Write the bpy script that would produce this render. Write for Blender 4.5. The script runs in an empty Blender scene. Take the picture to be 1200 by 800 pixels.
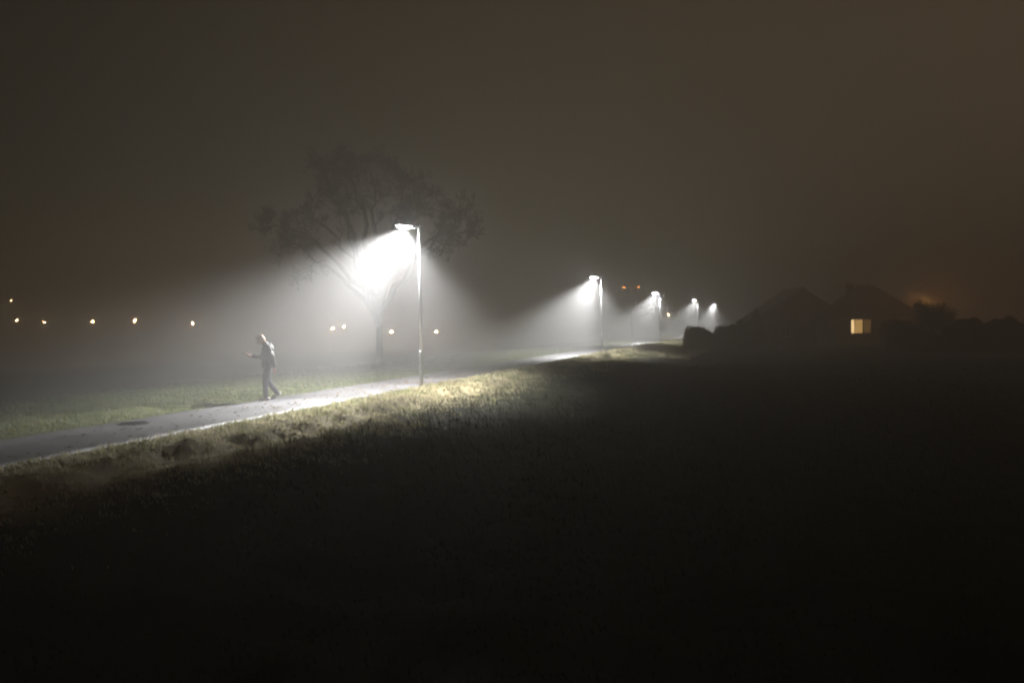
import bpy, bmesh, math, random
import numpy as np
from mathutils import Vector, Matrix, Quaternion

S = bpy.context.scene
COL = S.collection
R = math.radians
random.seed(7)
rng = np.random.default_rng(11)

# ------------------------------------------------------------------ camera
CAM_Z = 2.01
PITCH, ROLL, FPX = R(-0.86), R(0.9), 1200.0
cd = bpy.data.cameras.new('camera'); cam = bpy.data.objects.new('camera', cd); COL.objects.link(cam)
cd.sensor_width = 36.0; cd.lens = 36.0; cd.clip_start = 0.05; cd.clip_end = 4000
CAM_M = Matrix.Rotation(R(90) + PITCH, 4, 'X') @ Matrix.Rotation(-ROLL, 4, 'Z')
CAM_M.translation = (0, 0, CAM_Z)
cam.matrix_world = CAM_M
S.camera = cam

def ray(px, py):
    v = Vector(((px - 600) / FPX, -(py - 400) / FPX, -1.0))
    return (CAM_M.to_3x3() @ v)
def at(px, py, Y):                      # the point of the view ray at world depth Y
    d = ray(px, py); return Vector((0, 0, CAM_Z)) + d * (Y / d.y)
def on_plane(px, py, z=0.0):
    d = ray(px, py); return Vector((0, 0, CAM_Z)) + d * ((z - CAM_Z) / d.z)

# ------------------------------------------------------------------ sky (foggy night over a lit town)
W = bpy.data.worlds.new('World'); S.world = W; W.use_nodes = True
wt = W.node_tree; wt.nodes.clear()
def N(t, kind, **kw):
    n = t.nodes.new(kind)
    for k, v in kw.items(): setattr(n, k, v)
    return n
wo = N(wt, 'ShaderNodeOutputWorld'); wb = N(wt, 'ShaderNodeBackground')
tc = N(wt, 'ShaderNodeTexCoord'); sx = N(wt, 'ShaderNodeSeparateXYZ')
wt.links.new(tc.outputs['Generated'], sx.inputs[0])
az = N(wt, 'ShaderNodeMapRange'); az.inputs['From Min'].default_value = -0.75; az.inputs['From Max'].default_value = 0.75
az.inputs['To Min'].default_value = 0.03; az.inputs['To Max'].default_value = 1.12; az.interpolation_type = 'SMOOTHSTEP'
wt.links.new(sx.outputs['X'], az.inputs['Value'])
el = N(wt, 'ShaderNodeValToRGB')
el.color_ramp.elements[0].position = 0.0; el.color_ramp.elements[0].color = (0.079, 0.0545, 0.0315, 1)
el.color_ramp.elements[1].position = 0.55; el.color_ramp.elements[1].color = (0.030, 0.0225, 0.0145, 1)
wt.links.new(sx.outputs['Z'], el.inputs[0])
mx = N(wt, 'ShaderNodeMix', data_type='RGBA', blend_type='MULTIPLY'); mx.inputs['Factor'].default_value = 1
wt.links.new(el.outputs[0], mx.inputs['A']); wt.links.new(az.outputs[0], mx.inputs['B'])
wt.links.new(mx.outputs['Result'], wb.inputs['Color']); wb.inputs["Strength"].default_value = 1.42
wt.links.new(wb.outputs[0], wo.inputs['Surface'])

# ------------------------------------------------------------------ render / exposure
LAMP_POWER = 21500.0
FOG, FOG_G = 0.0125, 0.55
S.view_settings.view_transform = 'Standard'; S.view_settings.look = 'None'
S.view_settings.exposure = 0.0; S.view_settings.gamma = 1.0
S.cycles.use_denoising = True
S.cycles.volume_bounces = 4
S.cycles.max_bounces = 6; S.cycles.diffuse_bounces = 2; S.cycles.glossy_bounces = 2
S.cycles.sample_clamp_indirect = 4.0
S.cycles.use_adaptive_sampling = False
S.cycles.filter_width = 2.2

# ------------------------------------------------------------------ materials
MATS = {}
def mat(name, col, rough=0.8, spec=0.3, emit=None, strength=0.0, noise=None, metal=0.0, bump=0.0, attr=False):
    """noise = (scale, other colour)"""
    m = bpy.data.materials.new(name); m.use_nodes = True; t = m.node_tree
    b = t.nodes['Principled BSDF']
    b.inputs['Base Color'].default_value = (*col, 1); b.inputs['Roughness'].default_value = rough
    b.inputs['Specular IOR Level'].default_value = spec; b.inputs['Metallic'].default_value = metal
    if emit: b.inputs['Emission Color'].default_value = (*emit, 1); b.inputs['Emission Strength'].default_value = strength
    if noise or bump:
        tc = N(t, 'ShaderNodeTexCoord'); nz = N(t, 'ShaderNodeTexNoise')
        nz.inputs['Scale'].default_value = noise[0] if noise else 30; nz.inputs['Detail'].default_value = 6
        t.links.new(tc.outputs['Object'], nz.inputs['Vector'])
        if noise:
            rp = N(t, 'ShaderNodeValToRGB')
            rp.color_ramp.elements[0].position = .35; rp.color_ramp.elements[1].position = .65
            rp.color_ramp.elements[0].color = (*col, 1); rp.color_ramp.elements[1].color = (*noise[1], 1)
            t.links.new(nz.outputs['Fac'], rp.inputs[0]); t.links.new(rp.outputs[0], b.inputs['Base Color'])
        if bump:
            bp = N(t, 'ShaderNodeBump'); bp.inputs['Strength'].default_value = bump; bp.inputs['Distance'].default_value = .02
            t.links.new(nz.outputs['Fac'], bp.inputs['Height']); t.links.new(bp.outputs[0], b.inputs['Normal'])
    if attr:
        a = N(t, 'ShaderNodeAttribute', attribute_name='col'); t.links.new(a.outputs['Color'], b.inputs['Base Color'])
    MATS[name] = m; return m

mat('soil', (0.035, 0.033, 0.016), .95, .1, bump=.6, attr=True)
def grass_mat():
    m = mat('grass', (0.1, 0.1, 0.05), .6, .3, attr=True); t = m.node_tree; b = t.nodes['Principled BSDF']
    a = [n for n in t.nodes if n.type == 'ATTRIBUTE'][0]; o = t.nodes['Material Output']
    tr = N(t, 'ShaderNodeBsdfTranslucent'); mxs = N(t, 'ShaderNodeMixShader'); mxs.inputs[0].default_value = .45
    t.links.new(a.outputs['Color'], tr.inputs['Color']); t.links.new(b.outputs[0], mxs.inputs[1]); t.links.new(tr.outputs[0], mxs.inputs[2])
    t.links.new(mxs.outputs[0], o.inputs['Surface'])
grass_mat()
mat('steel', (0.42, 0.43, 0.44), .45, .5, noise=(9, (0.34, 0.35, 0.36)), metal=.6)
mat('dark_steel', (0.10, 0.10, 0.105), .5, .4, noise=(12, (0.07, 0.07, 0.075)))
mat('led', (0.8, 0.8, 0.8), .3, .5, emit=(0.95, 0.98, 1.0), strength=40)
mat('led_bowl', (0.8, 0.8, 0.8), .3, .5, emit=(0.96, 0.98, 1.0), strength=950)
mat('warm_globe', (0.8, 0.8, 0.8), .3, .5, emit=(1.0, 0.56, 0.22), strength=1000)
mat('sodium', (0.8, 0.6, 0.4), .3, .5, emit=(1.0, 0.28, 0.06), strength=24)
mat('sodium_near', (0.8, 0.6, 0.4), .3, .5, emit=(1.0, 0.36, 0.08), strength=1300)
mat('bark', (0.022, 0.019, 0.015), .95, .1, noise=(5, (0.036, 0.031, 0.025)), bump=.8)
mat('leaf_dark', (0.04, 0.06, 0.025), .6, .3, attr=True)
mat('skin', (0.52, 0.30, 0.22), .55, .35)
mat('hair', (0.22, 0.13, 0.06), .6, .4, noise=(60, (0.30, 0.19, 0.09)))
mat('jacket', (0.020, 0.021, 0.025), .7, .4, noise=(18, (0.032, 0.032, 0.037)), bump=.3)
mat('denim', (0.028, 0.03, 0.040), .85, .2, noise=(30, (0.045, 0.047, 0.058)))
mat('shoe', (0.45, 0.43, 0.40), .6, .4)
mat('rubber', (0.55, 0.54, 0.50), .8, .2)
mat('eye', (0.02, 0.015, 0.012), .2, .5)
mat('phone_case', (0.02, 0.02, 0.022), .35, .5)
mat('phone_screen', (0.1, 0.1, 0.1), .2, .5, emit=(1.0, 0.30, 0.24), strength=1.6)
mat('render_wall', (0.30, 0.27, 0.22), .9, .2, noise=(3, (0.25, 0.22, 0.18)), bump=.2)
mat('brick_wall', (0.20, 0.11, 0.075), .9, .2, noise=(4, (0.16, 0.085, 0.06)), bump=.2)
mat('roof_tile', (0.055, 0.04, 0.034), .85, .2, noise=(3, (0.075, 0.05, 0.042)), bump=.3)
mat('white_frame', (0.6, 0.58, 0.54), .6, .3)
mat('dark_glass', (0.02, 0.022, 0.025), .08, .5)
mat('lit_pane', (0.6, 0.5, 0.3), .4, .3, emit=(1.0, 0.58, 0.19), strength=1.3)
mat('lit_pane_dim', (0.6, 0.5, 0.3), .4, .3, emit=(1.0, 0.50, 0.14), strength=.22)
mat('lit_pane_bright', (0.6, 0.5, 0.3), .4, .3, emit=(1.0, 0.68, 0.32), strength=3.4)
mat('curtain', (0.30, 0.22, 0.12), .9, .1, emit=(1.0, 0.62, 0.25), strength=.18)
mat('door_paint', (0.05, 0.06, 0.07), .5, .4)
mat('pale_leaf', (0.55, 0.50, 0.38), .7, .3, noise=(40, (0.42, 0.36, 0.24)))
mat('iron', (0.045, 0.042, 0.040), .6, .4, noise=(20, (0.065, 0.058, 0.052)), metal=.3)

# asphalt: damp, worn, with patches of its own and grit relief
def asphalt():
    m = mat('asphalt', (0.1, 0.1, 0.1), .5, .45); t = m.node_tree; b = t.nodes['Principled BSDF']
    tc = N(t, 'ShaderNodeTexCoord')
    n1 = N(t, 'ShaderNodeTexNoise'); n1.inputs['Scale'].default_value = .55; n1.inputs['Detail'].default_value = 7
    n2 = N(t, 'ShaderNodeTexNoise'); n2.inputs['Scale'].default_value = 45; n2.inputs['Detail'].default_value = 5
    vo = N(t, 'ShaderNodeTexVoronoi'); vo.inputs['Scale'].default_value = 90
    for n in (n1, n2, vo): t.links.new(tc.outputs['Object'], n.inputs['Vector'])
    rp = N(t, 'ShaderNodeValToRGB'); rp.color_ramp.elements[0].position = .3; rp.color_ramp.elements[1].position = .72
    rp.color_ramp.elements[0].color = (0.085, 0.084, 0.088, 1); rp.color_ramp.elements[1].color = (0.145, 0.142, 0.145, 1)
    t.links.new(n1.outputs['Fac'], rp.inputs[0])
    mm = N(t, 'ShaderNodeMix', data_type='RGBA', blend_type='MULTIPLY'); mm.inputs['Factor'].default_value = .5
    r2 = N(t, 'ShaderNodeValToRGB'); r2.color_ramp.elements[0].position = .3; r2.color_ramp.elements[1].position = .7
    r2.color_ramp.elements[0].color = (.55, .55, .55, 1)
    t.links.new(n2.outputs['Fac'], r2.inputs[0]); t.links.new(rp.outputs[0], mm.inputs['A']); t.links.new(r2.outputs[0], mm.inputs['B'])
    cw = N(t, 'ShaderNodeTexNoise'); cw.inputs['Scale'].default_value = 2.2
    t.links.new(tc.outputs['Object'], cw.inputs['Vector'])
    cm = N(t, 'ShaderNodeMix', data_type='VECTOR'); cm.inputs['Factor'].default_value = .25
    t.links.new(tc.outputs['Object'], cm.inputs['A']); t.links.new(cw.outputs['Color'], cm.inputs['B'])
    vc = N(t, 'ShaderNodeTexVoronoi', feature='DISTANCE_TO_EDGE'); vc.inputs['Scale'].default_value = .8
    t.links.new(cm.outputs['Result'], vc.inputs['Vector'])
    rc = N(t, 'ShaderNodeValToRGB'); rc.color_ramp.elements[0].color = (.35, .35, .35, 1); rc.color_ramp.elements[1].position = .012
    t.links.new(vc.outputs['Distance'], rc.inputs[0])
    m3 = N(t, 'ShaderNodeMix', data_type='RGBA', blend_type='MULTIPLY'); m3.inputs['Factor'].default_value = .8
    t.links.new(mm.outputs['Result'], m3.inputs['A']); t.links.new(rc.outputs[0], m3.inputs['B'])
    t.links.new(m3.outputs['Result'], b.inputs['Base Color'])
    rr = N(t, 'ShaderNodeMapRange'); rr.inputs['To Min'].default_value = .42; rr.inputs['To Max'].default_value = .7
    t.links.new(n1.outputs['Fac'], rr.inputs['Value']); t.links.new(rr.outputs[0], b.inputs['Roughness'])
    bp = N(t, 'ShaderNodeBump'); bp.inputs['Strength'].default_value = .35; bp.inputs['Distance'].default_value = .01
    t.links.new(vo.outputs['Distance'], bp.inputs['Height']); t.links.new(bp.outputs[0], b.inputs['Normal'])
asphalt()

# ------------------------------------------------------------------ object helpers
def obj(name, me, m=None, parent=None, smooth=False):
    o = bpy.data.objects.new(name, me); COL.objects.link(o)
    if m and not me.materials: me.materials.append(MATS[m])
    if parent: o.parent = parent
    if smooth: me.polygons.foreach_set('use_smooth', [True] * len(me.polygons))
    return o
def tag(o, label, cat=None, group=None, kind=None):
    if label: o['label'] = label
    if cat: o['category'] = cat
    if group: o['group'] = group
    if kind: o['kind'] = kind
    return o
def empty(name, loc=(0, 0, 0), rz=0.0):
    o = bpy.data.objects.new(name, None); COL.objects.link(o)
    o.empty_display_size = .1; o.location = loc; o.rotation_euler = (0, 0, rz); return o
def copy_tree(o, parent=None):
    c = o.copy(); COL.objects.link(c); c.parent = parent
    for ch in o.children: copy_tree(ch, c)
    return c

class MB:
    """collects shapes into one mesh"""
    def __init__(s): s.v = []; s.f = []
    def add(s, vs, fs):
        b = len(s.v); s.v += [tuple(v) for v in vs]; s.f += [tuple(i + b for i in f) for f in fs]; return s
    def box(s, c, size, rot=None, taper=1.0):
        hx, hy, hz = (k / 2 for k in size); vs = []
        for z in (-1, 1):
            k = taper if z > 0 else 1
            for x, y in ((-1, -1), (1, -1), (1, 1), (-1, 1)): vs.append(Vector((x * hx * k, y * hy * k, z * hz)))
        if rot: vs = [rot @ v for v in vs]
        c = Vector(c)
        return s.add([v + c for v in vs], [(3, 2, 1, 0), (4, 5, 6, 7), (0, 1, 5, 4), (1, 2, 6, 5), (2, 3, 7, 6), (3, 0, 4, 7)])
    def tube(s, pts, rad, n=8, cap=True):
        pts = [Vector(p) for p in pts]; vs = []; fs = []
        up = None
        for i, p in enumerate(pts):
            d = (pts[min(i + 1, len(pts) - 1)] - pts[max(i - 1, 0)])
            if d.length < 1e-9: d = Vector((0, 0, 1))
            d.normalize()
            if up is None: up = d.orthogonal().normalized()
            else:
                up = up - d * up.dot(d)
                up = up.normalized() if up.length > 1e-6 else d.orthogonal().normalized()
            w = d.cross(up)
            for k in range(n):
                a = 2 * math.pi * k / n; vs.append(p + (up * math.cos(a) + w * math.sin(a)) * rad[i])
        for i in range(len(pts) - 1):
            for k in range(n):
                a = i * n + k; b = i * n + (k + 1) % n; fs.append((a, b, b + n, a + n))
        if cap:
            fs.append(tuple(range(n - 1, -1, -1))); e = (len(pts) - 1) * n; fs.append(tuple(range(e, e + n)))
        return s.add(vs, fs)
    def ell(s, c, r, rot=None, nu=16, nv=10):
        vs = [Vector((0, 0, -1))]; fs = []
        for i in range(1, nv):
            t = -math.pi / 2 + math.pi * i / nv
            for k in range(nu):
                a = 2 * math.pi * k / nu; vs.append(Vector((math.cos(t) * math.cos(a), math.cos(t) * math.sin(a), math.sin(t))))
        vs.append(Vector((0, 0, 1))); top = len(vs) - 1
        for k in range(nu):
            fs.append((0, 1 + (k + 1) % nu, 1 + k)); e = 1 + (nv - 2) * nu; fs.append((e + k, e + (k + 1) % nu, top))
        for i in range(nv - 2):
            for k in range(nu):
                a = 1 + i * nu + k; b = 1 + i * nu + (k + 1) % nu; fs.append((a, b, b + nu, a + nu))
        vs = [Vector((v.x * r[0], v.y * r[1], v.z * r[2])) for v in vs]
        if rot: vs = [rot @ v for v in vs]
        c = Vector(c); return s.add([v + c for v in vs], fs)
    def mesh(s, name):
        me = bpy.data.meshes.new(name); me.from_pydata(s.v, [], s.f); me.update(); return me
    def build(s, name, m, parent=None, smooth=False): return obj(name, s.mesh(name), m, parent, smooth)

def np_mesh(name, V, F):
    """V (n,3), F (m,k) all faces of k corners"""
    me = bpy.data.meshes.new(name); k = F.shape[1]
    me.vertices.add(len(V)); me.vertices.foreach_set('co', V.astype(np.float32).ravel())
    me.loops.add(F.size); me.loops.foreach_set('vertex_index', F.astype(np.int32).ravel())
    me.polygons.add(len(F)); me.polygons.foreach_set('loop_start', np.arange(0, F.size, k, dtype=np.int32))
    me.polygons.foreach_set('loop_total', np.full(len(F), k, np.int32))
    me.update(calc_edges=True); return me
def set_col(me, C):
    a = me.attributes.new('col', 'FLOAT_COLOR', 'POINT')
    a.data.foreach_set('color', np.concatenate([C, np.ones((len(C), 1))], 1).astype(np.float32).ravel())

# ------------------------------------------------------------------ the lie of the land
LAMP_H = 5.4
LPX = [191, 89, 58, 43, 34.2, 28.4]                    # lamp heights seen in the photograph -> depth
LD = [FPX * LAMP_H / l for l in LPX]
LBASE = [(494, 453), (705.5, 415), (774, 403), (818.5, 397), (840.5, 394), (836.5, 391)]
POLES = []
for (px, py), d in zip(LBASE, LD):
    p = at(px, py, d); POLES.append(Vector((p.x, d, 0)))
step = POLES[1] - POLES[0]
LINE = [POLES[0] - step * 3, POLES[0] - step] + POLES + [Vector((47, 275, 0)), Vector((40, 340, 0)), Vector((10, 470, 0))]
A_ = np.array([[p.x, p.y] for p in LINE])
def qdist(x, y):
    """signed distance to the row of lamps, + on the camera's side"""
    x = np.asarray(x, float); y = np.asarray(y, float)
    best = np.full(x.shape, 1e9); sgn = np.ones(x.shape)
    for i in range(len(A_) - 1):
        a, b = A_[i], A_[i + 1]; d = b - a; L = (d ** 2).sum()
        t = np.clip(((x - a[0]) * d[0] + (y - a[1]) * d[1]) / L, 0, 1)
        ex = x - a[0] - t * d[0]; ey = y - a[1] - t * d[1]
        D = np.hypot(ex, ey); c = ex * d[1] - ey * d[0]
        m = D < best; best = np.where(m, D, best); sgn = np.where(m, np.sign(c), sgn)
    return best * sgn
def sm(a, b, x):
    t = np.clip((x - a) / (b - a), 0, 1); return t * t * (3 - 2 * t)
_w = [(rng.uniform(0, 2 * np.pi), rng.uniform(0, 2 * np.pi)) for _ in range(64)]
def wob(x, y, s, k=0, n=5):
    """cheap smooth noise about -1..1"""
    o = 0
    for i in range(n):
        a, p = _w[(k * 7 + i * 3) % 64]; b, q = _w[(k * 5 + i * 11 + 1) % 64]
        f = s * (0.7 + .55 * i)
        o = o + np.sin(f * (x * np.cos(a) + y * np.sin(a)) + p) * np.sin(f * .83 * (x * np.cos(b) - y * np.sin(b)) + q)
    return o / n * 1.9
P_IN, P_OUT = -0.35, -3.15                              # path edges in lamp-row distance
def gh(x, y):
    x = np.asarray(x, float); y = np.asarray(y, float)
    q = qdist(x, y); j = wob(x, y, .9, 1) * .35 + wob(x, y, 3.1, 2) * .12
    near = -.22 * sm(.95, 1.45, q + j) - .38 * sm(1.8, 7, q)
    near = near + sm(-.1, 1.0, q) * (.06 * wob(x, y, 1.9, 3) + .07 * wob(x, y, 5.0, 4) + .045 * wob(x, y, 10.0, 7))
    r = np.hypot(x, y)
    near = near + .85 * np.exp(-(r / 6.0) ** 2)
    far = -1.9 * sm(6.5, 34, -q) - 2.8 * sm(25, 150, -q) + sm(-3.3, -4.5, q) * (.05 * wob(x, y, 1.2, 5) + .03 * wob(x, y, 3.9, 6) + .03)
    bed = np.where((q < P_IN + .05) & (q > P_OUT - .05), -.05, -.012)
    return np.where(q > P_IN, near, far) + bed
def gz(x, y): return float(gh(np.array([x]), np.array([y]))[0])

def axis(fine, lo, hi):
    out = []
    for a, b, st in fine: out += list(np.arange(a, b, st))
    return np.array(sorted(set(np.round([lo, *out, hi], 4))))
xs = axis([(-600, -100, 40), (-100, -30, 8), (-30, -14, .8), (-14, 24, .28), (24, 60, .8), (60, 120, 8), (120, 600, 40)], -620, 620)
ys = axis([(-600, -40, 40), (-40, 0, 4), (0, 70, .28), (70, 130, .8), (130, 260, 4), (260, 700, 30)], -620, 720)
GX, GY = np.meshgrid(xs, ys)
GZ = gh(GX, GY)
V = np.stack([GX, GY, GZ], -1).reshape(-1, 3)
nx, ny = len(xs), len(ys)
I = (np.arange(ny - 1)[:, None] * nx + np.arange(nx - 1)[None]).ravel()
F = np.stack([I, I + 1, I + nx + 1, I + nx], 1)
gme = np_mesh('ground', V, F)
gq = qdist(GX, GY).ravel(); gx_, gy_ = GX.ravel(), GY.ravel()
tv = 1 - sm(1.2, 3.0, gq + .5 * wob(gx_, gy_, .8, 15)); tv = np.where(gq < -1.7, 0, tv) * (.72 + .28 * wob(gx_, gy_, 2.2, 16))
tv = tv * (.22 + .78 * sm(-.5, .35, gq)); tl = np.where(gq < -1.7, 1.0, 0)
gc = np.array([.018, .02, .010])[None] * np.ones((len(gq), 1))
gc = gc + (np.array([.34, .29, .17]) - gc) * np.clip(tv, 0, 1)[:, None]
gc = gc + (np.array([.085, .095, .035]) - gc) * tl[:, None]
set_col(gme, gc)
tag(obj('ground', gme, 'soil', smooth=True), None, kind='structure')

# the footpath: a slab strip that follows the row of lamps
pts = []
for a, b in zip(LINE[:-1], LINE[1:]):
    n = max(2, int((b - a).length / .8))
    pts += [a.lerp(b, i / n) for i in range(n)]
pts = [p for p in pts if p.y > -60]
C = np.array([[p.x, p.y] for p in pts])
for _ in range(30): C[1:-1] = (C[:-2] + 2 * C[1:-1] + C[2:]) / 4
T = np.gradient(C, axis=0); T /= np.linalg.norm(T, axis=1, keepdims=True)
NR = np.stack([T[:, 1], -T[:, 0]], 1)
s_ = np.arange(len(C)) * .8
ei = P_IN + .05 * np.sin(s_ * .9) * np.sin(s_ * .37 + 1) + .03 * np.sin(s_ * 2.9)
eo = P_OUT + .05 * np.sin(s_ * .8 + 2) * np.sin(s_ * .41) + .03 * np.sin(s_ * 3.3)
rows = []
for u, z in ((0, -.06), (0, -.004), (.12, .0), (.5, .010), (.88, .0), (1, -.004), (1, -.06)):
    off = (ei * (1 - u) + eo * u)[:, None]
    rows.append(np.concatenate([C + NR * off, np.full((len(C), 1), z)], 1))
V = np.stack(rows, 1).reshape(-1, 3); k = len(rows)
I = (np.arange(len(C) - 1)[:, None] * k + np.arange(k - 1)[None]).ravel()
F = np.stack([I, I + k, I + k + 1, I + 1], 1)[:, ::-1]
tag(obj('path', np_mesh('path', V, F), 'asphalt'), None, kind='structure')

# ------------------------------------------------------------------ grass (nobody could count it)
def grass(name, label, n, area, hgt, cols, keep=None, wid=.006, lean=.9):
    x = rng.uniform(area[0], area[1], n); y = area[2] + (area[3] - area[2]) * rng.random(n) ** 1.35
    if len(area) > 4: x = x + (y - area[2]) * area[4]
    q = qdist(x, y)
    m = keep(x, y, q) & (rng.random(n) < np.clip(.8 + .55 * wob(x, y, 3.4, 17) + .3 * wob(x, y, 8, 18), .12, 1)); x, y, q = x[m], y[m], q[m]; n = len(x)
    z = gh(x, y)
    cl = np.clip(.75 + .5 * wob(x, y, 2.6, 8) + .35 * wob(x, y, 6.0, 9), .25, 1.9)
    h = (hgt[0] * .6 + (hgt[1] * 1.5 - hgt[0] * .6) * rng.random(n) ** 2.2) * cl
    d = np.hypot(x, y); h = h * np.clip((d - 2) / 18, .4, 1); w = wid * np.clip(d / 14, 1, 6) * rng.uniform(.7, 1.4, n)
    a = rng.uniform(0, 2 * np.pi, n); ca, sa = np.cos(a), np.sin(a)
    la = 1.1 * np.pi + 1.4 * wob(x, y, 1.7, 10) + rng.normal(0, .9, n); ln = h * lean * rng.uniform(.2, 1.2, n)
    lx, ly = np.cos(la) * ln, np.sin(la) * ln
    V = np.zeros((n, 5, 3))
    V[:, 0] = np.stack([x - ca * w, y - sa * w, z - .015], 1); V[:, 1] = np.stack([x + ca * w, y + sa * w, z - .015], 1)
    V[:, 2] = np.stack([x + ca * w * .7 + lx * .35, y + sa * w * .7 + ly * .35, z + h * .6], 1)
    V[:, 3] = np.stack([x - ca * w * .7 + lx * .35, y - sa * w * .7 + ly * .35, z + h * .6], 1)
    V[:, 4] = np.stack([x + lx, y + ly, z + h], 1)
    b = np.arange(n) * 5
    F = np.concatenate([np.stack([b, b + 1, b + 2], 1), np.stack([b, b + 2, b + 3], 1), np.stack([b + 3, b + 2, b + 4], 1)])
    me = np_mesh(name, V.reshape(-1, 3), F)
    cols = np.array(cols); t = np.clip(.5 + .42 * wob(x, y, .8, 12) + .3 * wob(x, y, 3.2, 13) + rng.normal(0, .22, n), 0, .999) * (len(cols) - 1)
    i = t.astype(int); fr = (t - i)[:, None]; c = cols[i] * (1 - fr) + cols[i + 1] * fr
    c = c * rng.uniform(.75, 1.2, (n, 1))
    set_col(me, np.repeat(c, 5, 0))
    return tag(obj(name, me, 'grass'), label, 'grass', kind='stuff')
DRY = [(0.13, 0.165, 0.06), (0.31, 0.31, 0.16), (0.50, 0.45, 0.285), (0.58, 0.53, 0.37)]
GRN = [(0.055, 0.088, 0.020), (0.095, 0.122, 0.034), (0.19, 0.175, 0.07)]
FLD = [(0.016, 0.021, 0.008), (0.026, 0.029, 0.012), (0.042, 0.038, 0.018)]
k_ = (step.x / step.y)
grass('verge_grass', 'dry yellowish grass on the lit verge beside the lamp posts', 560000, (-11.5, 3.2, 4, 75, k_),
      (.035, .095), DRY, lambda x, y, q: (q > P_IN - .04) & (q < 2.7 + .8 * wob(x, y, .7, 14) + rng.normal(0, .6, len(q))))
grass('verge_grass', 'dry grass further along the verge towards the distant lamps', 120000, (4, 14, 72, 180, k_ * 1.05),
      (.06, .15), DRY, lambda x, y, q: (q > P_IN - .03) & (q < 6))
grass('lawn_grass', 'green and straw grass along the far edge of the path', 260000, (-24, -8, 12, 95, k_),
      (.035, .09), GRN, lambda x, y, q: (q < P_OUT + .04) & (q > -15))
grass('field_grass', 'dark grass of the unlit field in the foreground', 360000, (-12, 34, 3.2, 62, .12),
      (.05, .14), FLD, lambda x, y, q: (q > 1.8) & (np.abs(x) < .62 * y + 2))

# ------------------------------------------------------------------ path lamps
def make_lamp():
    root = empty('street_lamp')
    m = MB()
    m.tube([(0, 0, -.3), (0, 0, 0), (0, 0, 1.15), (0, 0, 1.2), (0, 0, 1.26)], [.062, .062, .062, .06, .05], 16)
    m.tube([(0, 0, 1.25), (0, 0, 3), (0, 0, 5.40)], [.05, .043, .034], 14)
    pole = m.build('pole', 'steel', root, True)
    m = MB().box((.054, 0, .62), (.03, .075, .34)); m.build('access_door', 'steel', pole)
    m = MB().tube([(0, 0, -.02), (0, 0, .03), (0, 0, .05)], [.14, .14, .085], 18); m.build('base_collar', 'dark_steel', root)
    # spigot and arm, reaching over the path (local +x)
    m = MB().tube([(-.05, 0, 5.35), (.05, 0, 5.362), (.24, 0, 5.385)], [.052, .05, .044], 12)
    m.build('arm', 'steel', root, True)
    rot = Matrix.Rotation(R(-7), 3, 'Y')
    h = MB()
    prof = [(-.30, .045, .03), (-.24, .10, .055), (0, .14, .062), (.22, .135, .05), (.34, .09, .03)]
    vs = []; fs = []
    for (x, w, t) in prof:
        for (y, z) in ((-w, -.03), (-w, .0), (-w * .6, t), (w * .6, t), (w, 0), (w, -.03)): vs.append(rot @ Vector((x, y, z)) + Vector((.50, 0, 5.42)))
    for i in range(len(prof) - 1):
        for j in range(6): a = i * 6 + j; b = i * 6 + (j + 1) % 6; fs.append((a, a + 6, b + 6, b))
    fs.append((0, 1, 2, 3, 4, 5)); fs.append(tuple(range(29, 23, -1)))
    h.add(vs, fs); head = h.build('lamp_head', 'dark_steel', root)
    lens = MB().box(rot @ Vector((.05, 0, -.042)) + Vector((.50, 0, 5.42)), (.42, .2, .02), rot); lens.build('led_panel', 'led', head)
    MB().ell(rot @ Vector((0, 0, -.04)) + Vector((.50, 0, 5.42)), (.25, .1, .052), rot, 12, 6).build('glass_bowl', 'led_bowl', head, True)
    for k in (-1, 0, 1):
        MB().box(rot @ Vector((.02, k * .06, .068)) + Vector((.50, 0, 5.42)), (.3, .012, .03), rot).build('cooling_fin', 'dark_steel', head)
    ld = bpy.data.lights.new('lamp_light', 'SPOT'); ld.energy = LAMP_POWER * .55; ld.color = (1.0, 0.99, 0.985)
    ld.spot_size = R(149); ld.spot_blend = .3; ld.shadow_soft_size = .09
    lo = bpy.data.objects.new('lamp_light', ld); COL.objects.link(lo); lo.parent = root
    lo.location = (.50, 0, 5.295)
    # long axis along the path (local y), throw tipped a little over the path (local +x)
    lo.rotation_euler = (0, R(-9), 0); lo.scale = (.52, 1, 1)
    for s in (-1, 1):                                   # side lenses that throw along the path
        sd = bpy.data.lights.new('side_throw', 'SPOT'); sd.energy = LAMP_POWER * (.82 if s > 0 else .44); sd.color = ld.color
        sd.spot_size = R(43); sd.spot_blend = .7; sd.shadow_soft_size = .06
        so = bpy.data.objects.new('side_throw', sd); COL.objects.link(so); so.parent = root
        so.location = (.50, s * .06, 5.30); so.rotation_euler = (R(60), 0, R(-8)) if s > 0 else (R(-54), 0, R(5)); so.scale = (.92, 1, 1)
    return root
LAMP_LABELS = ['tallest lamp post, nearest the walking person, throwing a wide white beam',
  'second lamp post along the path, beyond the tallest one',
  'third lamp post along the path, its white beam in mid distance',
  'fourth lamp post along the path, standing behind the square hedge',
  'fifth lamp post, small and distant, just right of the fourth',
  'farthest tiny lamp post, lowest and faintest of the white path lights']
lamp0 = make_lamp()
for i, p in enumerate(POLES):
    o = lamp0 if i == 0 else copy_tree(lamp0)
    a, b = LINE[i + 1], LINE[i + 3]; d = (b - a).normalized()
    o.location = (p.x, p.y, gz(p.x + .05, p.y)); o.rotation_euler = (0, 0, math.atan2(d.x, -d.y))
    o.rotation_euler = (0, 0, math.atan2(d.x, -d.y) if False else math.atan2(d.y, d.x) + math.pi / 2)
    tag(o, LAMP_LABELS[i], 'lamp post', 'lamp posts along the footpath')

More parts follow.
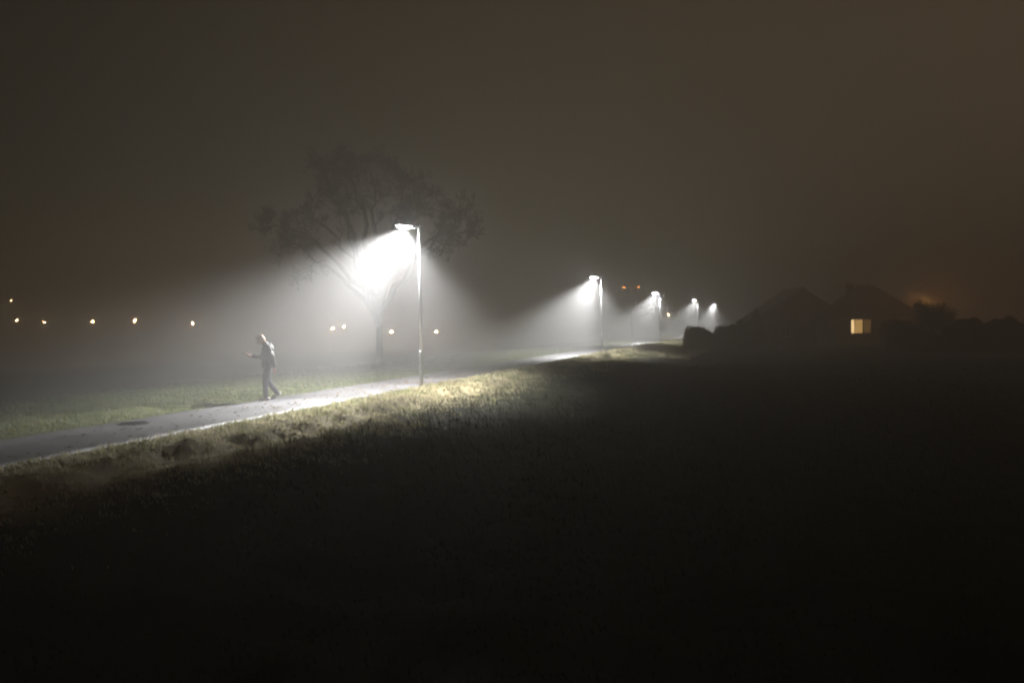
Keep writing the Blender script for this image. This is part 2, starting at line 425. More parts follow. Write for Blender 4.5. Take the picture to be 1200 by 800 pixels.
# ------------------------------------------------------------------ distant lights across the low ground
def make_far_lamp(h, m='warm_globe', r=.16):
    root = empty('garden_lamp')
    MB().tube([(0, 0, -.3), (0, 0, h * .5), (0, 0, h - .1)], [.04, .03, .022], 8).build('pole', 'steel', root)
    MB().tube([(0, 0, h - .14), (0, 0, h - .1), (0, 0, h - .06)], [.05, .09, .11], 10).build('collar', 'dark_steel', root)
    MB().ell((0, 0, h + r - .06), (r, r, r * 1.1), nu=10, nv=6).build('globe', m, root, True)
    MB().tube([(0, 0, h + r * 2 - .07), (0, 0, h + r * 2 + .05)], [r * .8, .02], 10).build('cap', 'dark_steel', root)
    return root
FAR = [(13, 352, 198, .10, 'faint pale light high above the leftmost distant light'),
       (20, 375, 180, .13, 'leftmost bright light in the row across the low ground'),
       (52, 377, 174, .16, 'second light from the left in the distant row'),
       (109, 376, 171, .16, 'third light from the left in the distant row'),
       (158, 375, 165, .19, 'fourth light from the left in the distant row'),
       (226, 378, 157, .22, 'fifth distant light, the bright one nearest left of the person'),
       (390, 384, 150, .24, 'larger of the pair of distant lights right of the person'),
       (403, 382, 174, .15, 'smaller upper one of the pair of distant lights right of person'),
       (459, 388, 150, .19, 'distant light just left of the tallest lamp post'),
       (511, 388, 150, .19, 'distant light just right of the tallest lamp post'),
       (783, 368, 180, .10, 'faint warm light between third and fourth lamp posts')]
for (px, py, d, r, lab) in FAR:
    d = d * 1.2
    p = at(px, py, d); g = gz(p.x, d); h = max(1.2, p.z - g - r)
    o = make_far_lamp(h, r=max(r * .8, .135) if r > .1 else .09); o.location = (p.x, d, g)
    tag(o, lab, 'lamp', 'distant lights across the low ground')

def sodium(px, py, d, arms, lab, m='sodium'):
    p = at(px, py, d); g = gz(p.x, d); h = p.z - g
    root = empty('tall_street_light', (p.x, d, g)); tag(root, lab, 'street light', 'orange street lights beyond the path')
    MB().tube([(0, 0, -.4), (0, 0, h * .4), (0, 0, h)], [.11, .09, .06], 10).build('pole', 'steel', root, True)
    for s in arms:
        MB().tube([(0, 0, h - .05), (s * .4, 0, h + .12), (s * .8, 0, h + .15)], [.045, .04, .035], 8).build('arm', 'steel', root)
        hd = MB().box((s * 1.05, 0, h + .17), (.62, .26, .14), taper=.6).build('lamp_head', 'dark_steel', root)
        MB().ell((s * 1.05, 0, h + .07), (.26, .11, .09), nu=10, nv=6).build('bowl', m, hd, True)
sodium(740, 337, 150, (-1, 1), 'double armed orange street light high between second and third lamp posts')
sodium(1094, 355, 112, (-1,), 'orange street light hidden behind the round bush by the house', 'sodium_near')

# ------------------------------------------------------------------ bare tree behind the nearest lamp
def bez(a, b, c, n):
    return [a * (1 - t) ** 2 + b * (2 * t * (1 - t)) + c * t * t for t in [i / n for i in range(n + 1)]]
def bare_tree(base, targets, label, seed, trunk_r=.42, twigs=1.0, fork=.22):
    rd = random.Random(seed); root = empty('bare_tree', base); tag(root, label, 'tree')
    base = Vector(base); tg = [Vector(t) - base for t in targets]
    top = sum((t.z for t in tg)) / len(tg) * .62
    ctr = Vector((0, 0, top))
    tr = MB(); cr = MB()
    tr.tube([(0, 0, -.3), (0, 0, .25), (.05, .05, top * .35), (0, 0, top * .8)], [trunk_r * 1.3, trunk_r * .9, trunk_r * .75, trunk_r * .65], 12)
    def rv(k): return Vector((rd.gauss(0, k), rd.gauss(0, k), rd.gauss(0, k * .8)))
    def branch(p, d, L, r, lev):
        n = 5 if lev < 3 else 3; pts = [p.copy()]; rad = [r]; q = p.copy(); d = d.normalized()
        for i in range(n):
            d = (d + rv(.22) + Vector((0, 0, .05 if lev < 3 else .02))).normalized()
            q = q + d * (L / n); pts.append(q.copy()); rad.append(max(.016, r * (1 - .75 * (i + 1) / n)))
        cr.tube(pts, rad, 5 if lev < 2 else 3, cap=False)
        if lev >= 4: return
        kids = {1: 5, 2: 5, 3: 4}[lev]; kids = max(2, int(kids * twigs + rd.random()))
        for j in range(kids):
            i = rd.choice(range(1, n + 1)); dd = (pts[i] - pts[i - 1]).normalized()
            side = dd.orthogonal().normalized(); side.rotate(Quaternion(dd, rd.uniform(0, 6.283)))
            branch(pts[i], dd * rd.uniform(.5, 1.0) + side * rd.uniform(.5, 1.0), L * rd.uniform(.38, .68), max(.022, rad[i] * .66), lev + 1)
    for t in tg:
        s = Vector((0, 0, top * rd.uniform(.35, .8)))
        mid = s.lerp(t, .45) + Vector((0, 0, .12 * (t - s).length)) + rv(.25)
        P = bez(s, mid, t, 9); P = [p + rv(.16 + .02 * i) if 0 < i < 9 else p for i, p in enumerate(P)]
        r0 = trunk_r * rd.uniform(.72, .98); rad = [r0 * (1 - .88 * i / 9) + .012 for i in range(10)]
        tr.tube(P, rad, 8)
        for i in range(5, 10):
            for _ in range(1 if i < 7 else 3 if i < 9 else 6):
                dd = (P[i] - P[i - 1]).normalized(); side = dd.orthogonal().normalized(); side.rotate(Quaternion(dd, rd.uniform(0, 6.283)))
                branch(P[i], dd * .6 + side + Vector((0, 0, .15)), rd.uniform(.5, 1.25) * (t - s).length / 7, rad[i] * .55, 1)
    tr.build('trunk', 'bark', root, True); cr.build('crown', 'bark', root)
    return root
TD = 86.0
tb = at(444, 405, TD); tb = (tb.x, TD, gz(tb.x, TD))
tips = [(322, 264, -1), (342, 284, 2), (366, 250, -3), (380, 200, 2), (408, 194, -1), (434, 204, 3), (472, 216, -2), (500, 228, 1),
        (526, 254, -2), (548, 272, 1), (390, 232, -4)]
bare_tree(tb, [at(x, y, TD + dz) for x, y, dz in tips], 'broad bare tree looming behind the tallest lamp post', 5, .30)

# ------------------------------------------------------------------ leafy things
def foliage(name, fn, n, size, cols, parent, seed=1):
    """fn(rng,n) -> points; small leaf clumps of bent quads"""
    g = np.random.default_rng(seed); P = fn(g, n); n = len(P)
    u = g.normal(size=(n, 3)); u /= np.linalg.norm(u, axis=1, keepdims=True)
    v = np.cross(u, g.normal(size=(n, 3))); v /= np.linalg.norm(v, axis=1, keepdims=True)
    s = g.uniform(.5, 1.3, (n, 1)) * size; w = np.cross(u, v)
    V = np.stack([P - u * s, P + v * s * .45 + w * s * .1, P + u * s, P - v * s * .45 + w * s * .1], 1)
    F = np.arange(n * 4).reshape(n, 4)
    me = np_mesh(name, V.reshape(-1, 3), F); cols = np.array(cols)
    t = g.random((n, 1)); c = (cols[0] * (1 - t) + cols[1] * t) * g.uniform(.7, 1.2, (n, 1)); set_col(me, np.repeat(c, 4, 0))
    return obj(name, me, 'leaf_dark', parent)
EVG = [(0.022, 0.034, 0.014), (0.045, 0.062, 0.024)]
def lumps(g, n, centers, radii):
    i = g.integers(0, len(centers), n); d = g.normal(size=(n, 3)); d /= np.linalg.norm(d, axis=1, keepdims=True)
    return np.array(centers)[i] + d * np.array(radii)[i][:, None] * g.random((n, 1)) ** .33
def hedge(a, b, h, w, label, seed, n):
    a, b = Vector(a), Vector(b); root = empty('hedge', (a + b) / 2); tag(root, label, 'hedge')
    d = (b - a).normalized(); s = Vector((d.y, -d.x, 0)); L = (b - a).length
    def fn(g, n):
        u = g.random(n) * L - L / 2; v = (g.random(n) - .5) * w; z = g.random(n) ** .8 * h
        k = 1 + .07 * np.sin(u * 2.3 + seed) + .05 * np.sin(u * 5.1)
        z = z * k * (1 - .22 * np.abs(2 * u / L) ** 5); v = v * (1 + .12 * np.sin(u * 3.1 + z * 2))
        return np.stack([d.x * u + s.x * v, d.y * u + s.y * v, z], 1) + g.normal(0, .05, (n, 3))
    foliage('foliage', fn, n, .11, EVG, root, seed)
    m = MB()
    for i in range(int(L / .6) + 1):
        p = d * (-L / 2 + .25 + i * .6)
        if p.dot(d) < L / 2: m.tube([p - Vector((0, 0, .1)), p + Vector((.03, .02, h * .5)), p + Vector((.0, .06, h * .85))], [.04, .03, .012], 5)
    m.build('stems', 'bark', root)
def bush(base, r, h, label, seed, n, name='bush', size=.11, k=14):
    root = empty(name, base); tag(root, label, name.replace('_', ' ')); g = np.random.default_rng(seed)
    cs = []; rs = []
    for _ in range(k):
        a = g.uniform(0, 6.28); rr = r * g.random() ** .6 * .75; z = h * g.uniform(.08, .80)
        f = 1 - .55 * max(0, z / h - .45) / .55
        cs.append((math.cos(a) * rr * f, math.sin(a) * rr * f, z)); rs.append(g.uniform(.22, .36) * r + .08)
    cs.append((0, 0, h * .86)); rs.append(h * .14)
    foliage('crown', lambda g, n: lumps(g, n, cs, rs), n, size, EVG, root, seed)
    m = MB().tube([(0, 0, -.2), (.02, 0, h * .3), (0, .03, h * .7)], [.03 * h, .022 * h, .01], 7)
    for c in cs[:8]: m.tube([(0, 0, h * .15), (c[0] * .5, c[1] * .5, c[2] * .7), c], [.014 * h, .01 * h, .006], 5)
    m.build('trunk', 'bark', root)
def conifer(base, r, h, label, seed, n):
    root = empty('conifer', base); tag(root, label, 'conifer')
    def fn(g, n):
        t = g.random(n) ** .8; a = g.random(n) * 6.283; z = h * (.06 + .94 * t)
        rr = r * (1 - t) ** .8 * (.75 + .25 * np.sin(t * 40)) * g.random(n) ** .45 + .05
        return np.stack([np.cos(a) * rr, np.sin(a) * rr, z], 1)
    foliage('crown', fn, n, .12, EVG, root, seed)
    MB().tube([(0, 0, -.2), (0, 0, h * .5), (0, 0, h * .95)], [.03 * h, .018 * h, .01], 8).build('trunk', 'bark', root)
def G(px, py, d):
    p = at(px, py, d); return (p.x, d, gz(p.x, d))
HD = 94
hedge(G(805, 400, HD), G(831, 400, HD + 1), 2.05, 1.1, 'clipped square hedge at the end of the path lights', 3, 9000)
hedge(G(832, 400, HD + 3), G(890, 400, HD + 9), 1.5, 1.2, 'low dark hedge running from square hedge towards the house', 4, 9000)
hedge(G(1105, 400, 82), G(1215, 400, 79), 2.55, 1.4, 'long dark hedge at the right edge of the field', 5, 16000)
bush(G(1080, 400, 84), 3.3, 4.3, 'round dark bush right of the lit window', 6, 12000)
bush(G(1052, 400, 86), 1.6, 2.6, 'lower dark bush under the roof right of lit window', 16, 6000)
bush(G(988, 400, 111), 2.1, 4.8, 'dark leafy tree between the gabled house and lit bungalow', 26, 9000)
bush(G(868, 398, 98), 1.5, 2.9, 'dark shrub left of the gabled house', 8, 6000)
bush(G(845, 397, 103), 1.3, 2.3, 'small dark shrub just behind the low hedge', 9, 4000)
conifer(G(886, 398, 103), 1.4, 3.9, 'pointed conifer against the left side of the gabled house', 10, 7000)

# ------------------------------------------------------------------ houses
def gable_house(px0, px1, apex, d, depth, eave_z, label, wall='brick_wall', rz=0.0):
    a = at(px0, 400, d); b = at(px1, 400, d); ap = at(*apex, d)
    w = b.x - a.x; cx = (a.x + b.x) / 2; g = gz(cx, d); H = ap.z - g; e = eave_z; hw = w / 2 - .4
    root = empty('gabled_house', (cx, d, g), rz); tag(root, label, 'house')
    m = MB(); vs = []; k = hw
    for y in (0, depth): vs += [(-k, y, -.5), (k, y, -.5), (k, y, e), (0, y, H - .22), (-k, y, e)]
    m.add(vs, [(0, 1, 2, 3, 4), (9, 8, 7, 6, 5), (0, 5, 6, 1), (1, 6, 7, 2), (2, 7, 8, 3), (3, 8, 9, 4), (4, 9, 5, 0)]); m.build('wall', wall, root)
    roof = None; sl = math.atan2(H - .2 - e, hw)
    for s in (-1, 1):
        L = math.hypot(w / 2 + .1, (H - e) * (w / 2 + .1) / hw)
        c = Vector((s * (w / 4 + .02), depth / 2, H - (H - e) * (w / 4 + .02) / hw + .0))
        rot = Matrix.Rotation(s * sl, 3, 'Y')
        o = MB().box(c, (L, depth + .9, .16), rot).build('roof_slope', 'roof_tile', root)
        n = int(L / .34)
        for i in range(n):                              # courses of tiles
            u = -L / 2 + (i + .5) * L / n
            MB().box(c + rot @ Vector((u, 0, .095)), (L / n * .94, depth + .92, .03), rot @ Matrix.Rotation(s * -.05, 3, 'Y')).build('tile_course', 'roof_tile', o)
        roof = o
    MB().tube([(0, -.46, H + .07), (0, depth + .46, H + .07)], [.11, .11], 8).build('ridge', 'roof_tile', root)
    return root, hw, e, H, depth
def window(root, x, z, w, h, y=-.02, panes=2, mats=('dark_glass',), curtain=False, nm='window'):
    f = MB(); t = .07
    for (cx, cz, sx_, sz_) in ((0, h / 2 - t / 2, w, t), (0, -h / 2 + t / 2, w, t)): f.box((x + cx, y, z + cz), (sx_, .12, sz_))
    for cx in (-w / 2 + t / 2, w / 2 - t / 2): f.box((x + cx, y, z), (t, .12, h - 2 * t - .004))
    fr = f.build(nm, 'white_frame', root)
    pw = (w - 2 * t) / panes
    for i in range(panes):
        cx = x - w / 2 + t + pw * (i + .5)
        MB().box((cx, y + .01, z), (pw - .05, .02, h - 2 * t - .01)).build('pane', mats[i % len(mats)], fr)
        if i: MB().box((cx - pw / 2, y, z), (.055, .1, h - 2 * t - .006)).build('mullion', 'white_frame', fr)
    MB().box((x, y - .06, z - h / 2 - .045), (w + .16, .2, .08)).build('sill', 'white_frame', fr)
    return fr
r1, hw, e, H, dp = gable_house(888, 994, (942, 338), 116, 8, 3.1, 'dark gabled house left of the lit window')
window(r1, -2.0, 1.5, 1.2, 1.1); window(r1, 2.0, 1.5, 1.2, 1.1); window(r1, 0, 3.3, .9, .8)
dr = MB().box((-.1, -.03, 1.02), (.95, .08, 2.05)).build('door', 'door_paint', r1)
MB().ell((.25, -.1, 1.0), (.04, .04, .04), nu=8, nv=6).build('handle', 'steel', dr)
ch = MB().box((1.6, 5.0, H - .6), (.7, .7, 1.3)).build('chimney', 'brick_wall', r1)
MB().tube([(1.6, 5, H + .04), (1.6, 5, H + .32)], [.13, .11], 10).build('chimney_pot', 'roof_tile', ch)

# hipped bungalow with the lit window
hd = 107.0
a = at(978, 400, hd); b = at(1083, 400, hd); ap0 = at(1018, 334, hd); ap1 = at(1040, 334, hd)
cx = (a.x + b.x) / 2; g = gz(cx, hd); w = b.x - a.x; H2 = ap0.z - g; dep = 7.5; ez = 2.85
r2 = tag(empty('bungalow', (cx, hd, g)), 'dark hipped bungalow with one warm lit window', 'house')
wx0, wx1 = at(997, 380, hd).x - cx, at(1022, 380, hd).x - cx
wz0, wz1 = at(1010, 391, hd).z - g, at(1010, 370.5, hd).z - g
k = w / 2 - .35
def rect_wall(x0, x1, z0, z1): return MB().box(((x0 + x1) / 2, .15, (z0 + z1) / 2), (x1 - x0, .3, z1 - z0))
m = MB()
for (x0, x1, z0, z1) in ((-k, wx0, -.5, ez), (wx1, k, -.5, ez), (wx0, wx1, -.5, wz0), (wx0, wx1, wz1, ez)):
    m.box(((x0 + x1) / 2, .15, (z0 + z1) / 2), (x1 - x0, .3, z1 - z0))
m.box((-k + .15, dep / 2, (ez - .5) / 2), (.3, dep - .61, ez + .5)); m.box((k - .15, dep / 2, (ez - .5) / 2), (.3, dep - .61, ez + .5))
m.box((0, dep - .15, (ez - .5) / 2), (2 * k, .3, ez + .5)); m.build('wall', 'render_wall', r2)
x0, x1, y0, y1 = -w / 2 - .15, w / 2 + .15, -.5, dep + .5; q0, q1, yr = ap0.x - cx, ap1.x - cx, dep / 2
m = MB(); m.add([(x0, y0, ez), (x1, y0, ez), (x1, y1, ez), (x0, y1, ez), (q0, yr, H2), (q1, yr, H2),
                 (x0, y0, ez - .12), (x1, y0, ez - .12), (x1, y1, ez - .12), (x0, y1, ez - .12)],
                [(0, 1, 5, 4), (1, 2, 5), (2, 3, 4, 5), (3, 0, 4), (6, 7, 1, 0), (7, 8, 2, 1), (8, 9, 3, 2), (9, 6, 0, 3), (9, 8, 7, 6)])
rf = m.build('roof', 'roof_tile', r2)
MB().tube([(q0, yr, H2 + .03), (q1, yr, H2 + .03)], [.11, .11], 8).build('ridge', 'roof_tile', rf)
nn = 15
for i in range(nn):                                     # tile courses on the front slope
    t = (i + .5) / nn; xa, xb = x0 + (q0 - x0) * t, x1 + (q1 - x1) * t
    yy, zz = y0 + (yr - y0) * t, ez + (H2 - ez) * t; sl = math.atan2(H2 - ez, yr - y0)
    MB().box(((xa + xb) / 2, yy - .02, zz + .03), (xb - xa, .30, .035), Matrix.Rotation(sl - .06, 3, 'X')).build('tile_course', 'roof_tile', rf)
MB().box((q0 - .6, yr + .4, H2 - .25), (.6, .6, 1.1)).build('chimney', 'brick_wall', rf)
wn = MB(); ww, wh, wc, wzc, t = wx1 - wx0, wz1 - wz0, (wx0 + wx1) / 2, (wz0 + wz1) / 2, .07
for (cx_, cz_, sx_, sz_) in ((0, wh / 2 - t / 2, ww - .01, t), (0, -wh / 2 + t / 2, ww - .01, t)): wn.box((wc + cx_, .12, wzc + cz_), (sx_, .1, sz_ - .01))
for cx_ in (-ww / 2 + t / 2, ww / 2 - t / 2): wn.box((wc + cx_, .12, wzc), (t - .01, .1, wh - 2 * t))
wn = wn.build('window', 'white_frame', r2); wn['label'] = 'warm lit window with curtains'
cuts = [(0, .17, 'lit_pane_bright'), (.17, .60, 'lit_pane'), (.60, 1, 'lit_pane_dim')]
for u0, u1, mm_ in cuts:
    xa, xb = wx0 + t + (ww - 2 * t) * u0, wx0 + t + (ww - 2 * t) * u1
    MB().box(((xa + xb) / 2, .14, wzc), (xb - xa - .06, .02, wh - 2 * t - .02)).build('pane', mm_, wn)
    if u0: MB().box((xa, .12, wzc), (.06 if u0 < .5 else .12, .09, wh - 2 * t - .01)).build('mullion', 'white_frame', wn)
for cx_, cw in ((wx0 + ww * .66, .26), (wx0 + ww * .82, .14)):
    m = MB(); n = 9
    pr = [(cx_ + cw * (i / (n - 1) - .5), .085 + .02 * math.sin(i * 2.2)) for i in range(n)]
    vs = [(x, y, z) for z in (wz0 + t + .02, wz1 - t - .02) for x, y in pr]
    m.add(vs, [(i, i + 1, i + 1 + n, i + n) for i in range(n - 1)]); m.build('curtain', 'curtain', wn)
MB().box((wc, .0, wz0 - .045), (ww + .16, .24, .08)).build('sill', 'white_frame', wn)
window(r2, k - 1.4, 1.5, 1.2, 1.1, -.03)
MB().tube([(-k - .02, -.55, ez - .1), (k + .02, -.55, ez - .1)], [.06, .06], 8).build('gutter', 'white_frame', r2)

# ------------------------------------------------------------------ the walking person
pp = on_plane(314.5, 468.5, 0.012)
per = empty('person', (pp.x, pp.y, 0.012), 0)
tag(per, 'person in dark jacket and trousers walking on the path, looking down', 'person')
def limb(m, P, rr, n=14):
    m.tube(P, rr, n)
    for p, r in zip(P, rr): m.ell(p, (r, r, r), nu=n, nv=8)
def remesh(o, vox, it=6):
    md = o.modifiers.new('skin', 'REMESH'); md.mode = 'VOXEL'; md.voxel_size = vox; md.use_smooth_shade = True
    s = o.modifiers.new('smooth', 'SMOOTH'); s.factor = .5; s.iterations = it
HC = Vector((.165, 0, 1.60)); HR = Matrix.Rotation(R(32), 3, 'Y')         # head bowed towards the phone
def hp(x, y, z): return HC + HR @ Vector((x, y, z))
b = MB()
b.ell(HC, (.098, .076, .118), HR); b.ell(hp(.03, 0, -.06), (.068, .056, .062), HR); b.ell(hp(.062, 0, -.098), (.026, .028, .02), HR)
b.tube([hp(.092, 0, .012), hp(.108, 0, -.02), hp(.118, 0, -.038), hp(.098, 0, -.046)], [.008, .012, .015, .008], 8)
for s in (-1, 1):
    b.ell(hp(-.005, s * .078, -.012), (.022, .009, .034), HR); b.ell(hp(.08, s * .032, .03), (.016, .028, .009), HR)
b.ell(hp(.092, 0, -.07), (.012, .026, .006), HR); b.ell(hp(.09, 0, -.082), (.012, .022, .007), HR)
limb(b, [(.03, 0, 1.42), (.07, 0, 1.49), (.11, 0, 1.56)], [.062, .056, .056])
b.ell((.02, 0, 1.24), (.11, .155, .2)); b.ell((0, 0, 1.0), (.10, .14, .16))
RA = [(.02, -.185, 1.40), (.11, -.245, 1.13), (.37, -.175, 1.175), (.42, -.165, 1.19)]
LA = [(.01, .185, 1.40), (-.10, .245, 1.13), (-.155, .235, .885), (-.155, .23, .84)]
for A in (RA, LA): limb(b, A, [.052, .042, .028, .026])
FL = [(0, .09, .92), (.075, .095, .50), (.065, .095, .09)]; RL = [(-.01, -.09, .92), (.0, -.09, .50), (-.235, -.09, .17)]
for A in (FL, RL): limb(b, A, [.085, .058, .04])
limb(b, [FL[2], (.17, .10, .045)], [.04, .03]); limb(b, [RL[2], (-.15, -.095, .06)], [.04, .03])
def hand(m, w, fd, up, side, curl, thumb):
    """palm from wrist w along fd; side points to the thumb; fingers bend towards -up"""
    w, fd, up, side = (Vector(v).normalized() if i else Vector(v) for i, v in enumerate((w, fd, up, side)))
    m.ell(w + fd * .045, (.001, .001, .001)); c = w + fd * .045
    M3 = Matrix((fd, side, up)).transposed()
    m.ell(c, (.052, .042, .016), M3)
    for i, (o, L) in enumerate(((.030, .074), (.010, .082), (-.010, .076), (-.030, .060))):
        p = w + fd * .08 + side * o; d = fd.copy(); P = [p]
        for kx in (.45, .32, .23):
            d = (d * math.cos(curl) - up * math.sin(curl)).normalized(); p = p + d * L * kx; P.append(p)
        m.tube(P, [.0088, .0085, .008, .007], 8); [m.ell(q, (.0085,) * 3, nu=8, nv=6) for q in P]
    p = w + fd * .02 + side * .032; P = [p, p + (side * .7 + fd * .7) * .034, p + (side * .5 + fd * .9 - up * thumb) * .062]
    m.tube(P, [.012, .010, .008], 8); [m.ell(q, (.0095,) * 3, nu=8, nv=6) for q in P]
hand(b, RA[3], (.93, .1, .25), (.25, 0, -.93), (0, 1, 0), -.0 + .42, .5)
hand(b, LA[3], (.02, 0, -1), (0, 1, 0), (1, 0, 0), .35, .3)
body = b.build('body', 'skin', per, True); remesh(body, .0065, 3)
for s in (-1, 1): MB().ell(hp(.088, s * .032, .012), (.010, .013, .008), HR, 10, 6).build('eye', 'eye', body)
h = MB()                                                # short hair
h.ell(hp(-.012, 0, .022), (.103, .083, .112), HR); h.ell(hp(-.05, 0, -.02), (.06, .074, .08), HR)
h.ell(hp(.05, .02, .085), (.05, .05, .03), HR)
hair = h.build('hair', 'hair', per, True); remesh(hair, .009, 2)
dsp = hair.modifiers.new('tufts', 'DISPLACE'); tx = bpy.data.textures.new('tuft', 'CLOUDS'); tx.noise_scale = .02
dsp.texture = tx; dsp.strength = .012; dsp.texture_coords = 'LOCAL'
# hair must not cover the face: sits back of the brow
for v in hair.data.vertices:
    l = HR.inverted() @ (v.co - HC)
    if l.x > .045 and l.z < .045: v.co = HC + HR @ Vector((.03, l.y * .8, max(l.z, .0)))
j = MB()
j.ell((.0, 0, 1.02), (.155, .195, .16)); j.ell((.0, 0, .92), (.15, .19, .12)); j.ell((.0, 0, 1.2), (.165, .205, .2)); j.ell((.0, 0, 1.34), (.145, .19, .13)); j.ell((-.05, 0, 1.36), (.12, .15, .11))
j.ell((.0, 0, 1.42), (.09, .15, .06)); limb(j, [(.03, 0, 1.43), (.06, 0, 1.49)], [.085, .078])
j.ell((-.06, 0, 1.45), (.06, .10, .055))                # hood lying on the back
for A in (RA, LA):
    e = Vector(A[2]).lerp(Vector(A[1]), .10); limb(j, [A[0], A[1], e], [.083, .066, .05])
jk = j.build('jacket', 'jacket', per, True); remesh(jk, .012, 4)
d2 = jk.modifiers.new('folds', 'DISPLACE'); t2 = bpy.data.textures.new('fold', 'CLOUDS'); t2.noise_scale = .09
d2.texture = t2; d2.strength = .03; d2.texture_coords = 'LOCAL'
t = MB(); t.ell((-.005, 0, .93), (.125, .165, .12))
for A in (FL, RL): limb(t, [A[0], Vector(A[0]).lerp(Vector(A[1]), .5), A[1], Vector(A[1]).lerp(Vector(A[2]), .5), A[2]], [.105, .092, .075, .068, .062])
tr = t.build('trousers', 'denim', per, True); remesh(tr, .012, 3)
for A, toe in ((FL, Vector((.22, .105, .035))), (RL, Vector((-.09, -.10, .04)))):
    ank = Vector(A[2]); d = (toe - ank); heel = ank - Vector((d.x, d.y, 0)).normalized() * .055
    if A is FL: heel.z = .045
    else: heel = Vector((-.295, -.088, .150))
    s = MB(); limb(s, [heel, heel.lerp(toe, .5) + Vector((0, 0, .012)), toe], [.046, .05, .040]); limb(s, [ank, heel.lerp(toe, .3)], [.05, .05])
    sh = s.build('shoe', 'shoe', per, True); remesh(sh, .009, 3)
    dn = Vector((0, 0, -.034)) if A is FL else Vector((-.022, 0, -.03))
    so = MB(); limb(so, [heel + dn * .75, heel.lerp(toe, .5) + dn * .8, toe + dn * .75], [.022, .022, .018], 10); so.build('sole', 'rubber', sh, True)
PRZ = math.atan2(-.30, -.95)
per.rotation_euler = (0, 0, PRZ)
per.scale = (1.12, 1.10, 1.08)
# the phone lies in the raised hand
ph = empty('phone'); tag(ph, 'small phone with a reddish lit screen in the raised hand', 'phone')
bm = bmesh.new(); bmesh.ops.create_cube(bm, size=1); bmesh.ops.scale(bm, vec=(.15, .074, .009), verts=bm.verts)
bmesh.ops.bevel(bm, geom=[e for e in bm.edges if abs(e.verts[0].co.z - e.verts[1].co.z) > .005], offset=.01, segments=3, affect='EDGES')
me = bpy.data.meshes.new('case'); bm.to_mesh(me); bm.free(); obj('case', me, 'phone_case', ph)
MB().box((0, 0, .0052), (.138, .066, .0012)).build('screen', 'phone_screen', ph)
MB().tube([(-.055, .022, -.004), (-.055, .022, -.0065)], [.008, .008], 10).build('camera_lens', 'dark_glass', ph)
pm = Matrix.Translation(per.location) @ Matrix.Rotation(PRZ, 4, 'Z') @ Matrix.Diagonal((1.12, 1.10, 1.08, 1)) @ Matrix.Translation((.525, -.155, 1.235)) @ Matrix.Rotation(R(-28), 4, 'Y')
ph.matrix_world = pm

# ------------------------------------------------------------------ small things
mp = on_plane(157, 496, .01); mh = tag(empty('manhole_cover', (mp.x, mp.y, .014), R(14)), 'dark round manhole cover in the left stretch of the path', 'manhole cover')
MB().tube([(0, 0, -.06), (0, 0, .008), (0, 0, .012)], [.36, .36, .345], 28).build('frame', 'iron', mh)
lid = MB().tube([(0, 0, .0), (0, 0, .018), (0, 0, .02)], [.30, .30, .295], 28).build('lid', 'iron', mh)
for i in range(5):
    y = -.2 + i * .1; L = 2 * math.sqrt(.28 ** 2 - y * y); MB().box((0, y, .023), (L, .03, .008)).build('rib', 'iron', lid)
LV = [(345, 512, 'pale fallen leaf in the dark grass nearest below the person'),
      (389, 520, 'pale fallen leaf lowest in the dark field'),
      (446, 505, 'pale fallen leaf on the bank below the tallest lamp post'),
      (672, 489, 'pale fallen leaf farthest right in the dark field')]
def leaf_mesh(seed):
    rd = random.Random(seed); n = 9; vs = []; fs = []
    for i in range(n):
        t = i / (n - 1); w = .045 * math.sin(math.pi * min(1, t * .94 + .04)) ** .8 * (1 + .25 * math.sin(t * 19 + seed)); z = .05 * math.sin(t * 2.6) + .01
        x = t * .14 - .07
        vs += [(x, -w, z + .025 + .01 * rd.random()), (x, 0, z), (x, w, z + .03 + .01 * rd.random())]
    for i in range(n - 1):
        for j_ in (0, 1): a = i * 3 + j_; fs.append((a, a + 3, a + 4, a + 1))
    return MB().add(vs, fs)
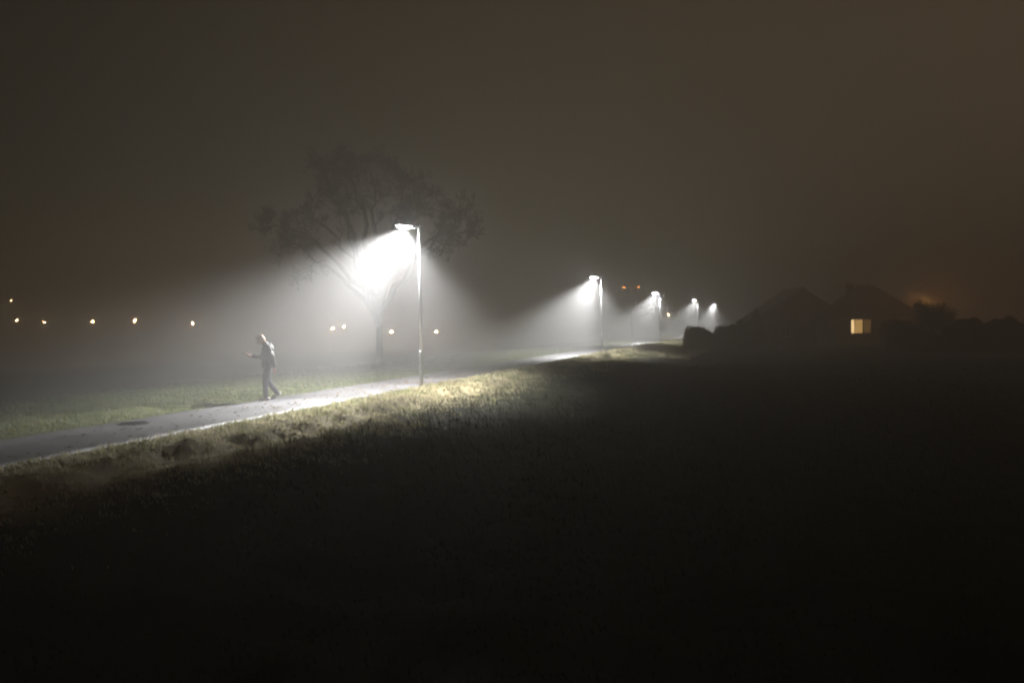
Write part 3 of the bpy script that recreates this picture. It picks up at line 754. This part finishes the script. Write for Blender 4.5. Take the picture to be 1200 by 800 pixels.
for i, (px, py, lab) in enumerate(LV):
    p = on_plane(px, py, -.3); p = on_plane(px, py, gz(p.x, p.y) + .06)
    o = leaf_mesh(i).build('fallen_leaf', 'pale_leaf'); o.location = p; o.rotation_euler = (R(35), R(-12), i * 1.9)
    md = o.modifiers.new('thick', 'SOLIDIFY'); md.thickness = .002
    tag(o, lab, 'leaf', 'pale leaves on the dark grass')

n = 1500
ly = 10 + 45 * rng.random(n) ** 1.4; lx = POLES[0].x + (ly - POLES[0].y) * k_ + rng.normal(-.8, 2.0, n); lq = qdist(lx, ly)
on = (lq < P_IN) & (lq > P_OUT); lz = np.where(on, .022, gh(lx, ly) + .05)
la = rng.uniform(0, 6.28, n); ls = rng.uniform(.025, .055, n) * np.clip(ly / 22, 1, 1.6); ux, uy = np.cos(la) * ls, np.sin(la) * ls
V = np.stack([np.stack([lx - ux, ly - uy, lz], 1), np.stack([lx + uy * .6, ly - ux * .6, lz + ls * rng.uniform(.1, .7, n)], 1),
              np.stack([lx + ux, ly + uy, lz + ls * .3], 1), np.stack([lx - uy * .6, ly + ux * .6, lz + ls * rng.uniform(.1, .7, n)], 1)], 1)
lm = np_mesh('leaf_litter', V.reshape(-1, 3), np.arange(n * 4).reshape(n, 4))
set_col(lm, np.repeat(np.array([.13, .08, .04]) * rng.uniform(.5, 2.0, (n, 1)), 4, 0))
tag(obj('leaf_litter', lm, 'grass'), 'brown dead leaves strewn on the path and its verges', 'leaves', kind='stuff')

# ------------------------------------------------------------------ fog
hz = MB().box((0, 60, 7.5), (1300, 1400, 29)).build('haze', None)
hm = bpy.data.materials.new('fog'); hm.use_nodes = True; ht = hm.node_tree; ht.nodes.clear()
ho = N(ht, 'ShaderNodeOutputMaterial'); pv = N(ht, 'ShaderNodeVolumePrincipled')
pv.inputs['Color'].default_value = (0.985, 0.985, 0.985, 1); pv.inputs['Density'].default_value = FOG; pv.inputs['Anisotropy'].default_value = FOG_G
hm.cycles.volume_sampling = 'EQUIANGULAR'
ht.links.new(pv.outputs[0], ho.inputs['Volume']); hz.data.materials.append(hm); hz['kind'] = 'stuff'
tag(hz, 'thin white night fog lying over the whole field', 'fog')
